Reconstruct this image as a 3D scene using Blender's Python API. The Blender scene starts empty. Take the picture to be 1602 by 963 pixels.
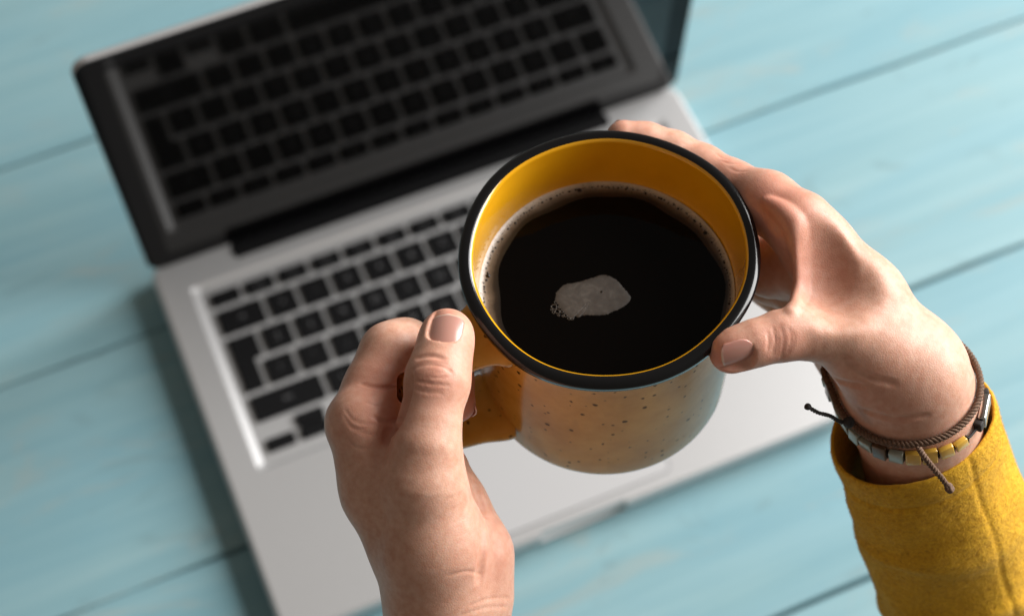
import bpy, bmesh, math, random
import numpy as np
from mathutils import Vector, Matrix

random.seed(7)
RNG = np.random.default_rng(11)
sc = bpy.context.scene
COL = sc.collection
MM = 0.001

# ------------------------------------------------------------------ camera
CAM_POS = np.array([10.2818, -307.2505, 817.8428])          # millimetres, laptop front corner = origin
CAM_R = np.array([[0.9218093831933132, 0.34365723728307085, -0.17935206806636134],
                  [-0.3871416383274675, 0.7926180793639002, -0.4710392044601747],
                  [-0.01971833993615983, 0.5036430119919436, 0.8636868087112122]])
FPX, PW, PH = 2646.82, 1602.0, 963.0
cam = bpy.data.cameras.new("camera")
cam.sensor_width = 36.0
cam.lens = FPX / PW * 36.0
cam.clip_start = 0.02
cam.clip_end = 50.0
cam.dof.use_dof = True
cam.dof.focus_distance = 0.484
cam.dof.aperture_fstop = 9.2
cam.dof.aperture_blades = 0
cam_ob = bpy.data.objects.new("camera", cam)
COL.objects.link(cam_ob)
M4 = Matrix([list(CAM_R[i]) + [CAM_POS[i] * MM] for i in range(3)] + [[0, 0, 0, 1]])
cam_ob.matrix_world = M4
sc.camera = cam_ob

# ------------------------------------------------------------------ light
w = bpy.data.worlds.new("World")
sc.world = w
w.use_nodes = True
bg = w.node_tree.nodes["Background"]
bg.inputs[0].default_value = (1.0, 0.89, 0.77, 1)
bg.inputs[1].default_value = 0.18


def area_light(name, loc, target, sx, sy, energy, color):
    li = bpy.data.lights.new(name, 'AREA')
    li.shape = 'RECTANGLE'
    li.size, li.size_y = sx, sy
    li.energy = energy
    li.color = color
    o = bpy.data.objects.new(name, li)
    COL.objects.link(o)
    o.location = loc
    d = Vector(target) - Vector(loc)
    o.rotation_euler = d.to_track_quat('-Z', 'Y').to_euler()
    return o


area_light("window_light", (1.95, 0.02, 1.16), (0.15, 0.0, 0.15), 1.65, 1.45, 124.0, (1.0, 0.985, 0.965))
sc.view_settings.view_transform = 'Standard'
sc.view_settings.look = 'None'
sc.view_settings.gamma = 1.0
sc.view_settings.exposure = 0.0
sc.cycles.max_bounces = 8
sc.cycles.use_denoising = True


# ------------------------------------------------------------------ helpers
def ray_dir(px, py):
    return CAM_R @ np.array([(px - PW / 2) / FPX, -(py - PH / 2) / FPX, -1.0])


def at_z(px, py, z):
    """point of the world (mm) at height z seen through a pixel of the photograph"""
    d = ray_dir(px, py)
    return CAM_POS + d * ((z - CAM_POS[2]) / d[2])


def P(px, py, d):
    """hand frame (mm, axes of the view): pixel and distance along the view"""
    return np.array([(px - PW / 2) * d / FPX, -(py - PH / 2) * d / FPX, -d])


def to_world(v):
    return np.asarray(v) @ CAM_R.T + CAM_POS


def to_view(v):
    return (np.asarray(v) - CAM_POS) @ CAM_R


def mesh_obj(name, verts, faces, mats, parent=None, root=(0, 0, 0), smooth=True, mat_idx=None):
    """verts in mm (world); root = location of the thing (mm)"""
    me = bpy.data.meshes.new(name)
    v = (np.asarray(verts, float) - np.asarray(root, float)) * MM
    if isinstance(faces, np.ndarray):
        n, k = faces.shape
        me.vertices.add(len(v))
        me.vertices.foreach_set("co", v.astype(np.float32).ravel())
        me.loops.add(n * k)
        me.loops.foreach_set("vertex_index", faces.astype(np.int32).ravel())
        me.polygons.add(n)
        me.polygons.foreach_set("loop_start", np.arange(0, n * k, k, dtype=np.int32))
        me.polygons.foreach_set("loop_total", np.full(n, k, dtype=np.int32))
        me.update(calc_edges=True)
        me.validate()
    else:
        me.from_pydata([tuple(x) for x in v], [], faces)
    if not isinstance(mats, (list, tuple)):
        mats = [mats]
    for m in mats:
        me.materials.append(m)
    if smooth:
        me.polygons.foreach_set("use_smooth", np.ones(len(me.polygons), bool))
    if mat_idx is not None:
        me.polygons.foreach_set("material_index", np.asarray(mat_idx, np.int32))
    me.update()
    o = bpy.data.objects.new(name, me)
    COL.objects.link(o)
    if parent is not None:
        o.parent = parent
    else:
        o.location = Vector(root) * MM
    return o


def empty(name, loc, label, cat, group=None):
    o = bpy.data.objects.new(name, None)
    o.empty_display_size = 0.02
    COL.objects.link(o)
    o.location = Vector(loc) * MM
    o["label"] = label
    o["category"] = cat
    if group:
        o["group"] = group
    return o


def rrect(x0, y0, x1, y1, r, n=6):
    pts = []
    for cx, cy, a0 in ((x1 - r, y1 - r, 0), (x0 + r, y1 - r, 90), (x0 + r, y0 + r, 180), (x1 - r, y0 + r, 270)):
        for i in range(n + 1):
            a = math.radians(a0 + 90 * i / n)
            pts.append((cx + r * math.cos(a), cy + r * math.sin(a)))
    return pts


def loops_mesh(loops, cap_first=True, cap_last=True):
    """stack of closed loops (same count) -> verts, faces"""
    n = len(loops[0])
    verts, faces = [], []
    for l in loops:
        verts += [tuple(p) for p in l]
    for i in range(len(loops) - 1):
        for j in range(n):
            a, b = i * n + j, i * n + (j + 1) % n
            faces.append((a, b, b + n, a + n))
    if cap_first:
        faces.append(tuple(reversed(range(n))))
    if cap_last:
        o = (len(loops) - 1) * n
        faces.append(tuple(range(o, o + n)))
    return verts, faces


def slab(x0, y0, x1, y1, z0, z1, r=2.0, e=0.6, n=5):
    """rounded slab, edges rounded by e"""
    def L(ins, z):
        return [(x, y, z) for x, y in rrect(x0 + ins, y0 + ins, x1 - ins, y1 - ins, max(r - ins, 0.05), n)]
    return loops_mesh([L(e, z0), L(e * .3, z0 + e * .3), L(0, z0 + e), L(0, z1 - e), L(e * .3, z1 - e * .3), L(e, z1)])


def tube(path, rad, n=10, closed=False):
    path = np.asarray(path, float)
    m = len(path)
    rad = np.broadcast_to(np.asarray(rad, float), (m,))
    T = np.gradient(path, axis=0)
    if closed:
        T = np.roll(path, -1, 0) - np.roll(path, 1, 0)
    T /= np.linalg.norm(T, axis=1)[:, None] + 1e-12
    ref = np.array([0.3, 0.2, 0.93])
    N = np.cross(T[0], ref); N /= np.linalg.norm(N)
    verts, faces = [], []
    for i in range(m):
        N = N - T[i] * (N @ T[i]); N /= np.linalg.norm(N) + 1e-12
        B = np.cross(T[i], N)
        for j in range(n):
            a = 2 * math.pi * j / n
            verts.append(path[i] + rad[i] * (math.cos(a) * N + math.sin(a) * B))
    for i in range(m if closed else m - 1):
        i2 = (i + 1) % m
        for j in range(n):
            j2 = (j + 1) % n
            faces.append((i * n + j, i * n + j2, i2 * n + j2, i2 * n + j))
    if not closed:
        faces.append(tuple(reversed(range(n))))
        faces.append(tuple(range((m - 1) * n, m * n)))
    return verts, faces


def join(parts):
    V, F, off = [], [], 0
    for v, f in parts:
        V += [tuple(p) for p in v]
        F += [tuple(i + off for i in q) for q in f]
        off += len(v)
    return V, F


def catmull(pts, n):
    pts = np.asarray(pts, float)
    q = np.vstack([2 * pts[0] - pts[1], pts, 2 * pts[-1] - pts[-2]])
    out = []
    for i in range(1, len(q) - 2):
        for t in np.linspace(0, 1, n, endpoint=False):
            a, b, c, d = q[i - 1], q[i], q[i + 1], q[i + 2]
            out.append(.5 * (2 * b + (c - a) * t + (2 * a - 5 * b + 4 * c - d) * t * t + (3 * b - a - 3 * c + d) * t ** 3))
    out.append(pts[-1])
    return np.array(out)


# ------------------------------------------------------------------ materials
class NT:
    def __init__(self, name):
        self.m = bpy.data.materials.new(name)
        self.m.use_nodes = True
        self.t = self.m.node_tree
        self.b = self.t.nodes["Principled BSDF"]

    def n(self, typ, **kw):
        nd = self.t.nodes.new(typ)
        for k, v in kw.items():
            if k.startswith("i_"):
                nd.inputs[k[2:].replace("_", " ")].default_value = v
            else:
                setattr(nd, k, v)
        return nd

    def l(self, a, b):
        self.t.links.new(a, b)

    def set(self, **kw):
        for k, v in kw.items():
            k = k.replace("_", " ")
            self.b.inputs[k].default_value = v
        return self

    def coord(self, scale=(1, 1, 1), rot=(0, 0, 0)):
        tc = self.n("ShaderNodeTexCoord")
        mp = self.n("ShaderNodeMapping")
        mp.inputs["Scale"].default_value = scale
        mp.inputs["Rotation"].default_value = rot
        self.l(tc.outputs["Object"], mp.inputs["Vector"])
        return mp.outputs["Vector"]

    def noise(self, vec, scale, detail=4, rough=.5, dist=0):
        nd = self.n("ShaderNodeTexNoise")
        nd.inputs["Scale"].default_value = scale
        nd.inputs["Detail"].default_value = detail
        nd.inputs["Roughness"].default_value = rough
        nd.inputs["Distortion"].default_value = dist
        self.l(vec, nd.inputs["Vector"])
        return nd.outputs["Fac"]

    def ramp(self, fac, stops):
        nd = self.n("ShaderNodeValToRGB")
        cr = nd.color_ramp
        while len(cr.elements) < len(stops):
            cr.elements.new(.5)
        for e, (p, c) in zip(cr.elements, stops):
            e.position = p
            e.color = (*c, 1) if len(c) == 3 else c
        self.l(fac, nd.inputs["Fac"])
        return nd.outputs["Color"]

    def mix(self, fac, a, b, mode='MIX'):
        nd = self.n("ShaderNodeMix", data_type='RGBA', blend_type=mode)
        for s, v in ((nd.inputs[0], fac), (nd.inputs[6], a), (nd.inputs[7], b)):
            if hasattr(v, "links"):
                self.l(v, s)
            elif isinstance(v, (int, float)):
                s.default_value = v
            else:
                s.default_value = (*v, 1) if len(v) == 3 else v
        return nd.outputs[2]

    def math(self, op, a, b=0.0):
        nd = self.n("ShaderNodeMath", operation=op)
        for s, v in ((nd.inputs[0], a), (nd.inputs[1], b)):
            if hasattr(v, "links"):
                self.l(v, s)
            else:
                s.default_value = v
        return nd.outputs[0]

    def color(self, out):
        self.l(out, self.b.inputs["Base Color"])

    def bump(self, height, strength, dist):
        nd = self.n("ShaderNodeBump")
        nd.inputs["Strength"].default_value = strength
        nd.inputs["Distance"].default_value = dist
        self.l(height, nd.inputs["Height"])
        self.l(nd.outputs["Normal"], self.b.inputs["Normal"])
        return nd


def simple(name, col, rough=.5, metal=0., **kw):
    t = NT(name)
    t.set(Base_Color=(*col, 1), Roughness=rough, Metallic=metal, **kw)
    return t.m


def mat_planks():
    t = NT("painted_wood")
    info = t.n("ShaderNodeObjectInfo")
    tc = t.n("ShaderNodeTexCoord")
    off = t.n("ShaderNodeVectorMath", operation='ADD')
    sc_ = t.n("ShaderNodeVectorMath", operation='SCALE')
    sc_.inputs[0].default_value = (3.7, 1.3, 0)
    t.l(info.outputs["Random"], sc_.inputs["Scale"])
    t.l(tc.outputs["Object"], off.inputs[0]); t.l(sc_.outputs[0], off.inputs[1])

    def vec(s):
        mp = t.n("ShaderNodeMapping"); mp.inputs["Scale"].default_value = s
        t.l(off.outputs[0], mp.inputs["Vector"]); return mp.outputs["Vector"]
    grain = t.noise(vec((5, 120, 20)), 1.0, 6, .62, .6)
    broad = t.noise(vec((4, 14, 6)), 1.0, 4, .55, .8)
    worn = t.noise(vec((9, 34, 9)), 1.0, 5, .7, 1.0)
    knots = t.noise(vec((16, 30, 10)), 1.0, 2, .5, 2.0)
    base = t.ramp(grain, [(0, (.168, .308, .348)), (.40, (.202, .352, .394)), (.65, (.222, .372, .412)), (1, (.265, .405, .435))])
    tint = t.ramp(broad, [(.25, (.86, .95, .99)), (.75, (1.12, 1.05, 1.0))])
    c = t.mix(1.0, base, tint, 'MULTIPLY')
    streak = t.noise(vec((2.2, 52, 9)), 1.0, 3, .6, .7)
    c = t.mix(1.0, c, t.ramp(streak, [(.3, (.86, .92, .94)), (.55, (1.0, 1.0, 1.0)), (.72, (1.12, 1.06, 1.04))]), 'MULTIPLY')
    wm = t.ramp(worn, [(.55, (0, 0, 0)), (.70, (1, 1, 1))])
    c = t.mix(t.math('MULTIPLY', wm, .6), c, (.30, .335, .31))
    km = t.ramp(knots, [(.62, (0, 0, 0)), (.76, (1, 1, 1))])
    c = t.mix(t.math('MULTIPLY', km, .35), c, (.125, .21, .225))
    t.color(c)
    t.set(Roughness=.62)
    t.bump(grain, .35, .0006)
    return t.m


def mat_alu():
    t = NT("anodised_aluminium")
    v = t.coord((1, 1, 1))
    g = t.noise(v, 2600, 2, .5)
    t.color(t.ramp(g, [(.3, (.55, .55, .555)), (.7, (.62, .62, .625))]))
    t.set(Metallic=.62, Roughness=.42)
    t.bump(g, .06, .0001)
    return t.m


def mat_mug_outer():
    t = NT("speckled_glaze")
    v = t.coord((1, 1, 1))
    big = t.noise(v, 38, 4, .6, .5)
    mid = t.noise(v, 130, 4, .6, .2)
    c = t.ramp(big, [(.3, (.58, .26, .026)), (.5, (.68, .335, .045)), (.7, (.74, .41, .085))])
    c = t.mix(.25, c, t.ramp(mid, [(.3, (.36, .14, .02)), (.7, (.72, .42, .12))]))

    def speck(scale, thr, soft, seedoff):
        mp = t.n("ShaderNodeMapping"); mp.inputs["Location"].default_value = seedoff
        t.l(v, mp.inputs["Vector"])
        wob = t.n("ShaderNodeTexNoise"); wob.inputs["Scale"].default_value = scale * 1.7
        t.l(mp.outputs["Vector"], wob.inputs["Vector"])
        add = t.n("ShaderNodeVectorMath", operation='MULTIPLY_ADD')
        add.inputs[1].default_value = (.35 / scale,) * 3
        t.l(wob.outputs["Color"], add.inputs[0]); t.l(mp.outputs["Vector"], add.inputs[2])
        vo = t.n("ShaderNodeTexVoronoi", feature='F1'); vo.inputs["Scale"].default_value = scale
        t.l(add.outputs[0], vo.inputs["Vector"])
        sep = t.n("ShaderNodeSeparateColor"); t.l(vo.outputs["Color"], sep.inputs[0])
        rad = t.math('MULTIPLY', t.math('POWER', sep.outputs[0], 2.0), thr)
        dd = t.math('SUBTRACT', rad, vo.outputs["Distance"])
        return t.math('MINIMUM', t.math('MAXIMUM', t.math('MULTIPLY', dd, soft), 0.0), 1.0)
    s = t.math('MAXIMUM', speck(170, .17, 16, (0, 0, 0)), t.math('MULTIPLY', speck(360, .33, 9, (3, 1, 2)), .8))
    s = t.math('MAXIMUM', s, speck(95, .135, 24, (5, 2, 7)))
    c = t.mix(s, c, (.010, .007, .005))
    t.l(t.math('MULTIPLY', t.math('SUBTRACT', 1.0, s), .5), t.b.inputs['Specular IOR Level'])
    t.color(c)
    t.set(Roughness=.2, IOR=1.27, Coat_Weight=.04, Coat_Roughness=.05)
    t.bump(mid, .10, .0006)
    return t.m


def mat_lining():
    t = NT("yellow_glaze")
    v = t.coord()
    n = t.noise(v, 60, 3, .5)
    t.color(t.ramp(n, [(.3, (.66, .315, .006)), (.7, (.72, .36, .010))]))
    t.set(Roughness=.16, Coat_Weight=.5, Coat_Roughness=.05)
    return t.m


def mat_skin():
    t = NT("skin")
    v = t.coord()
    n1 = t.noise(v, 55, 5, .6, .4)
    n2 = t.noise(v, 420, 3, .6)
    at = t.n("ShaderNodeAttribute"); at.attribute_name = "flush"
    base = t.ramp(n1, [(.28, (.475, .230, .150)), (.5, (.565, .300, .205)), (.75, (.64, .378, .275))])
    base = t.mix(.4, base, t.ramp(n2, [(.3, (.54, .27, .18)), (.7, (.78, .53, .41))]))
    fl = t.math('MULTIPLY', at.outputs["Fac"], .95)
    base = t.mix(fl, base, (.60, .235, .165))
    t.color(base)
    t.set(Roughness=.46, IOR=1.4, Subsurface_Weight=.3, Subsurface_Scale=.0015)
    t.b.inputs["Subsurface Radius"].default_value = (1.0, .36, .18)
    # skin grain: fine lines in two directions
    vo = t.n("ShaderNodeTexVoronoi", feature='DISTANCE_TO_EDGE'); vo.inputs["Scale"].default_value = 1350
    wob = t.n("ShaderNodeTexNoise"); wob.inputs["Scale"].default_value = 700
    add = t.n("ShaderNodeVectorMath", operation='MULTIPLY_ADD'); add.inputs[1].default_value = (.0009,) * 3
    t.l(v, wob.inputs["Vector"]); t.l(wob.outputs["Color"], add.inputs[0]); t.l(v, add.inputs[2])
    t.l(add.outputs[0], vo.inputs["Vector"])
    h = t.math('ADD', t.math('MINIMUM', vo.outputs["Distance"], .22), t.math('MULTIPLY', n2, .35))
    t.bump(h, .24, .0005)
    return t.m


def mat_wool():
    t = NT("mustard_wool")
    v = t.coord()
    n1 = t.noise(v, 900, 4, .65, .6)
    n2 = t.noise(v, 170, 4, .65, 1.2)
    n3 = t.noise(v, 40, 3, .5)
    c = t.ramp(n1, [(.28, (.40, .19, .004)), (.5, (.68, .36, .009)), (.75, (.86, .52, .022))])
    c = t.mix(.24, c, t.ramp(n2, [(.3, (.38, .18, .004)), (.7, (.72, .41, .015))]))
    c = t.mix(.18, c, t.ramp(n3, [(.3, (.42, .20, .005)), (.7, (.68, .37, .012))]))
    t.color(c)
    t.set(Roughness=.95, Sheen_Weight=.2, Sheen_Roughness=.5)
    t.b.inputs["Sheen Tint"].default_value = (.9, .7, .25, 1)
    t.bump(t.math('ADD', n1, t.math('MULTIPLY', n2, .5)), .55, .001)
    return t.m


def mat_cord():
    t = NT("brown_cord")
    v = t.coord()
    n = t.noise(v, 1500, 3, .6)
    t.color(t.ramp(n, [(.3, (.065, .035, .020)), (.7, (.20, .112, .066))]))
    t.set(Roughness=.8)
    t.bump(n, .5, .0004)
    return t.m


M = dict(
    wood=mat_planks(), alu=mat_alu(), outer=mat_mug_outer(), lining=mat_lining(), skin=mat_skin(), wool=mat_wool(), cord=mat_cord(),
    rim=simple("black_enamel", (.004, .004, .0045), .16, Specular_IOR_Level=.4),
    key=simple("black_key", (.006, .006, .0065), .6, Specular_IOR_Level=.10),
    legend=simple("key_legend", (.13, .13, .135), .6),
    hinge=simple("black_hinge", (.003, .003, .0035), .6, Specular_IOR_Level=.15),
    glass=simple("black_glass", (.003, .003, .0035), .05, IOR=1.2),
    display=simple("dark_display", (.004, .0038, .0036), .05, IOR=1.39),
    rubber=simple("dark_rubber", (.02, .02, .02), .8),
    pad=simple("trackpad_glass", (.575, .575, .585), .35, .3),
    groove=simple("trackpad_groove", (.10, .10, .105), .6),
    dark_cord=simple("dark_cord", (.022, .018, .016), .7),
    steel=simple("polished_steel", (.62, .60, .57), .22, 1.0),
    bead_y=simple("yellow_bead", (.62, .36, .05), .25, Coat_Weight=.5),
    bead_w=simple("pale_bead", (.30, .31, .25), .3, Coat_Weight=.4),
    bead_b=simple("brown_bead", (.12, .07, .035), .3, Coat_Weight=.4),
)
nl = NT("fingernail")
nl.set(Base_Color=(.55, .29, .23, 1), Roughness=.33, Subsurface_Weight=.25, Subsurface_Scale=.0015, Coat_Weight=.5, Coat_Roughness=.18)
_at = nl.n("ShaderNodeAttribute"); _at.attribute_name = "free_edge"
nl.color(nl.mix(_at.outputs["Fac"], (.47, .235, .185), (.70, .53, .42)))
M['nail'] = nl.m

# ------------------------------------------------------------------ table
table = empty("wooden_table", (200, 150, 0), "table top of pale turquoise painted planks under the laptop", "table")
PITCH = 142.35
for i in range(7):
    y0 = -80.2 + (i - 2) * PITCH
    gap = .75
    n = 90
    xs = np.linspace(-420, 900, n)
    prof = [(gap, -22), (gap, -1.6), (gap + .3, -.7), (gap + 1.1, -.12), (gap + 3, 0), (PITCH / 2, .0), (PITCH - gap - 3, 0), (PITCH - gap - 1.1, -.12), (PITCH - gap - .3, -.7), (PITCH - gap, -1.6), (PITCH - gap, -22)]
    V = []
    ph = RNG.uniform(0, 9, 4)
    for x in xs:
        wob = .45 * math.sin(x * .021 + ph[0]) + .3 * math.sin(x * .055 + ph[1])
        wob2 = .45 * math.sin(x * .019 + ph[2]) + .3 * math.sin(x * .05 + ph[3])
        for k, (yy, zz) in enumerate(prof):
            V.append((x, y0 + yy + (wob if k < 5 else wob2 if k > 5 else 0), zz))
    m = len(prof)
    F = [(a * m + b, (a + 1) * m + b, (a + 1) * m + (b + 1) % m, a * m + (b + 1) % m) for a in range(n - 1) for b in range(m)]
    F += [tuple(range(m)), tuple(reversed(range((n - 1) * m, n * m)))]
    mesh_obj("plank", V, F, M['wood'], table, (200, 150, 0), smooth=False)
# ledger boards that carry the planks
for x in (-300, 780):
    v, f = slab(x - 40, -360, x + 40, 625, -50, -22.5, 1, .5, 2)
    mesh_obj("batten", v, f, M['wood'], table, (200, 150, 0), smooth=False)

# ------------------------------------------------------------------ laptop (image is mirrored: keyboard too)
LW, LD, LT = 325.0, 237.0, 16.0
LROOT = (162.5, 114, 0)
laptop = empty("laptop", LROOT, "open silver laptop with black keys and a dark glossy screen", "laptop")


def lpart(name, vf, mat, parent=None, smooth=False):
    return mesh_obj(name, vf[0], vf[1], mat, parent or laptop, LROOT, smooth)


WX0, WX1, WY0, WY1, WZ = 18.2, 306.8, 92.0, 212.6, 14.3


def base_mesh():
    R, n = 11.0, 8
    def O(ins, z):
        return [(x, y, z) for x, y in rrect(ins, ins, LW - ins, LD - ins, R - ins * .6, n)]
    loops = [O(9, 1.6), O(4, 2.6), O(1.2, 5.5), O(.25, 9.0), O(0, 12.2), O(.15, 13.6), O(.75, 14.9), O(1.6, 15.65), O(2.6, LT)]
    # top deck to the keyboard well, its sloped rim and floor
    for ins, z in ((-1.2, LT), (-.4, LT - .12), (0, LT - .35), (3.2, WZ + .1), (3.8, WZ)):
        loops.append([(x, y, z) for x, y in rrect(WX0 + ins, WY0 + ins * .55, WX1 - ins, WY1 - ins * .55, 3.0, n)])
    return loops_mesh(loops)


bv, bf = base_mesh()
base = lpart("base", (bv, bf), M['alu'], smooth=False)
# thumb scoop in the front edge: boolean cut
cut = mesh_obj("cutter", *slab(138.5, -6, 186.5, 2.4, 6.5, 20, 1.6, .3, 4), M['alu'])
md = base.modifiers.new("scoop", 'BOOLEAN'); md.operation = 'DIFFERENCE'; md.object = cut; md.solver = 'EXACT'
cut.location = Vector((0, 0, 0))
base_w = base.parent
base.parent = None; base.location = Vector(LROOT) * MM
bpy.context.view_layer.update()
dg = bpy.context.evaluated_depsgraph_get()
me2 = bpy.data.meshes.new_from_object(base.evaluated_get(dg))
base.modifiers.clear(); base.data = me2
base.location = (0, 0, 0); base.parent = laptop
bpy.data.objects.remove(cut)
for x, y in ((22, 18), (303, 18), (22, 206), (303, 206)):
    v, f = loops_mesh([[(x + r * math.cos(a * math.pi / 8), y + r * math.sin(a * math.pi / 8), z) for a in range(16)] for r, z in ((5, 0.05), (6, .4), (6, 2.4))])
    lpart("foot", (v, f), M['rubber'])
lpart("trackpad_groove", slab(109.3, 7.3, 215.7, 84.7, LT - .6, LT + .05, 4.2, .04), M['groove'])
lpart("trackpad", slab(110, 8, 215, 84, LT - .5, LT + .12, 3.6, .06), M['pad'])
# speaker-side port row on the edge that faces away: left plain

# keys
U = 19.05
KX0, YF, Y2 = 24.35, 200.2, 184.33
rows = [
    (YF, 9.0, 'f', [(14.5 / 14, s) for s in ["", "F12", "F11", "F10", "F9", "F8", "F7", "F6", "F5", "F4", "F3", "F2", "F1", "esc"]]),
    (Y2, 15.9, 'n', [(1.5, "\u2190")] + [(1, s) for s in "=-0987654321"] + [(1, "`")]),
    (Y2 - U, 15.9, 'n', [(1, None)] + [(1, s) for s in "][POIUYTREWQ"] + [(1.5, "tab")]),
    (Y2 - 2 * U, 15.9, 'n', [(.75, None)] + [(1, s) for s in "\\';LKJHGFDSA"] + [(1.75, "caps")]),
    (Y2 - 3 * U, 15.9, 'n', [(2.25, "shift")] + [(1, s) for s in "/.,MNBVCXZ"] + [(1, "<")] + [(1.25, "shift")]),
]
_text = {}


def legend_mesh(s, size):
    k = (s, size)
    if k in _text:
        return _text[k]
    cu = bpy.data.curves.new("legend", 'FONT')
    cu.body = s; cu.size = size * MM; cu.align_x = 'CENTER'; cu.align_y = 'CENTER'; cu.resolution_u = 2
    o = bpy.data.objects.new("legend", cu); COL.objects.link(o)
    bpy.context.view_layer.update()
    me = bpy.data.meshes.new_from_object(o.evaluated_get(bpy.context.evaluated_depsgraph_get()))
    bpy.data.objects.remove(o)
    co = np.zeros(len(me.vertices) * 3, np.float32); me.vertices.foreach_get("co", co)
    co[0::3] *= -1
    me.vertices.foreach_set("co", co); me.flip_normals(); me.update()
    me.materials.clear(); me.materials.append(M['legend'])
    _text[k] = me
    return me


_keym = {}


def key_mesh(w_, h_):
    k = (round(w_, 3), h_)
    if k not in _keym:
        def L(ins, z):
            return [(x, y, z) for x, y in rrect(-w_ / 2 + ins, -h_ / 2 + ins, w_ / 2 - ins, h_ / 2 - ins, 1.3 - ins * .5, 2)]
        v, f = loops_mesh([L(0, 0), L(0, 1.0), L(.25, 1.35), L(.6, 1.42)])
        me = bpy.data.meshes.new("key")
        me.from_pydata([tuple(np.array(p) * MM) for p in v], [], f)
        me.materials.append(M['key'])
        _keym[k] = me
    return _keym[k]


def add_key(cx, cy, w_, h_, s=None, size=None):
    o = bpy.data.objects.new("key", key_mesh(w_, h_))
    COL.objects.link(o); o.parent = laptop
    o.location = Vector((cx - LROOT[0], cy - LROOT[1], WZ + .15)) * MM
    if s:
        sz = size or (5.0 if len(s) == 1 else 3.0)
        t_ = bpy.data.objects.new("legend", legend_mesh(s, sz))
        COL.objects.link(t_); t_.parent = o
        t_.location = Vector((0, 0, 1.46)) * MM
    return o


GAP = 3.15
for y, h_, kind, ks in rows:
    u = 0
    for wd, s in ks:
        cx = KX0 + (u + wd / 2) * U
        if s is not None:
            add_key(cx, y, wd * U - GAP, h_, s, 3.0 if kind == 'f' else None)
        u += wd
# L-shaped return key
def return_key():
    xa, xb, xc = KX0 + GAP / 2, KX0 + .75 * U - GAP / 2, KX0 + U - GAP / 2
    y_t, y_m, y_b = Y2 - U + 7.95, Y2 - U - 7.95, Y2 - 2 * U - 7.95
    def L(i, z):
        return [(xa + i, y_t - i, z), (xa + i, y_b + i, z), (xb - i, y_b + i, z), (xb - i, y_m + i, z), (xc - i, y_m + i, z), (xc - i, y_t - i, z)]
    return loops_mesh([L(0, WZ + .15), L(0, WZ + 1.15), L(.3, WZ + 1.5), L(.6, WZ + 1.57)])
rk = lpart("key", return_key(), M['key'])
# bottom row
yb = Y2 - 4 * U
u = 0
add_key(KX0 + .5 * U, yb - 4.1, U - GAP, 7.6)
add_key(KX0 + 1.5 * U, yb + 4.05, U - GAP, 7.6)
add_key(KX0 + 1.5 * U, yb - 4.1, U - GAP, 7.6)
add_key(KX0 + 2.5 * U, yb - 4.1, U - GAP, 7.6)
u = 3
for wd, s in [(1, "alt"), (1.25, "cmd"), (5, ""), (1.25, "cmd"), (1, "alt"), (1, "ctrl"), (1, "fn")]:
    add_key(KX0 + (u + wd / 2) * U, yb, wd * U - GAP, 15.9, s or None)
    u += wd

# lid
LA, LY, LZ, LL = 1.66601, 231.4, 16.25, 206.0
ld = np.array([0, math.cos(LA), math.sin(LA)])
ln = np.array([0, -math.sin(LA), math.cos(LA)])     # out of the screen, towards the keyboard


def on_lid(vf):
    """x across, y up the lid, z out of the glass"""
    v = np.asarray(vf[0], float)
    Pw = np.outer(v[:, 0], [1, 0, 0]) + np.outer(v[:, 1], ld) + np.outer(v[:, 2], ln) + np.array([0, LY, LZ])
    return [tuple(p) for p in Pw], vf[1]


lid = lpart("lid", on_lid(slab(0, 0, LW, LL, -4.4, -.1, 9.5, 1.7, 8)), M['alu'])
lpart("gasket", on_lid(slab(.5, .5, LW - .5, LL - .5, -.6, .15, 9.0, .2, 8)), M['rubber'], lid)
lpart("glass", on_lid(slab(1.3, 1.3, LW - 1.3, LL - 1.3, -.4, .5, 8.4, .15, 8)), M['glass'], lid)
lpart("display", on_lid(slab(13.5, 15, LW - 13.5, LL - 11, .3, .56, .6, .02, 2)), M['display'], lid)
# clutch cover (hinge barrel)
hp = []
for k in range(14):
    a = 2 * math.pi * k / 14
    hp.append((226.6 + 5.6 * math.cos(a), 12.4 + 4.9 * math.sin(a)))
hl = []
for x, s in ((46.5, .80), (47.2, 1.0), (277.8, 1.0), (278.5, .80)):
    hl.append([(x, 226.6 + (y - 226.6) * s, 12.4 + (z - 12.4) * s) for y, z in hp])
lpart("hinge", loops_mesh(hl), M['hinge'], smooth=False)
lpart("hinge_cover", slab(47.6, 220.8, 277.4, 231.5, 15.0, 16.6, .8, .3, 3), M['hinge'])

# ------------------------------------------------------------------ mug
MC = np.array([130.94, -71.62, 397.26])      # centre of the rim
MROOT = MC - np.array([0, 0, 77.5])
mug = empty("mug", MROOT, "yellow speckled camp mug with black rim and black coffee inside", "mug")
HAZ = math.radians(187.0)
HD = np.array([math.cos(HAZ), math.sin(HAZ), 0]); HS = np.array([-HD[1], HD[0], 0]); HZ = np.array([0, 0, 1.0])


def rim_wobble(a):
    return .55 * np.sin(2 * a + .6) + .35 * np.sin(3 * a + 2.1) + .15 * np.sin(7 * a)


def lathe(prof, n=160, wob=None):
    prof = np.asarray(prof, float)
    a = np.linspace(0, 2 * np.pi, n, endpoint=False)
    V = []
    for r, h, wv in prof:
        rr = r + wv * rim_wobble(a)
        V.append(np.stack([MC[0] + rr * np.cos(a), MC[1] + rr * np.sin(a), MC[2] + h + 0 * a], 1))
    V = np.concatenate(V)
    m = len(prof)
    i, j = np.meshgrid(np.arange(m - 1), np.arange(n), indexing='ij')
    j2 = (j + 1) % n
    F = np.stack([i * n + j, i * n + j2, (i + 1) * n + j2, (i + 1) * n + j], -1).reshape(-1, 4)
    return V, F


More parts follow.
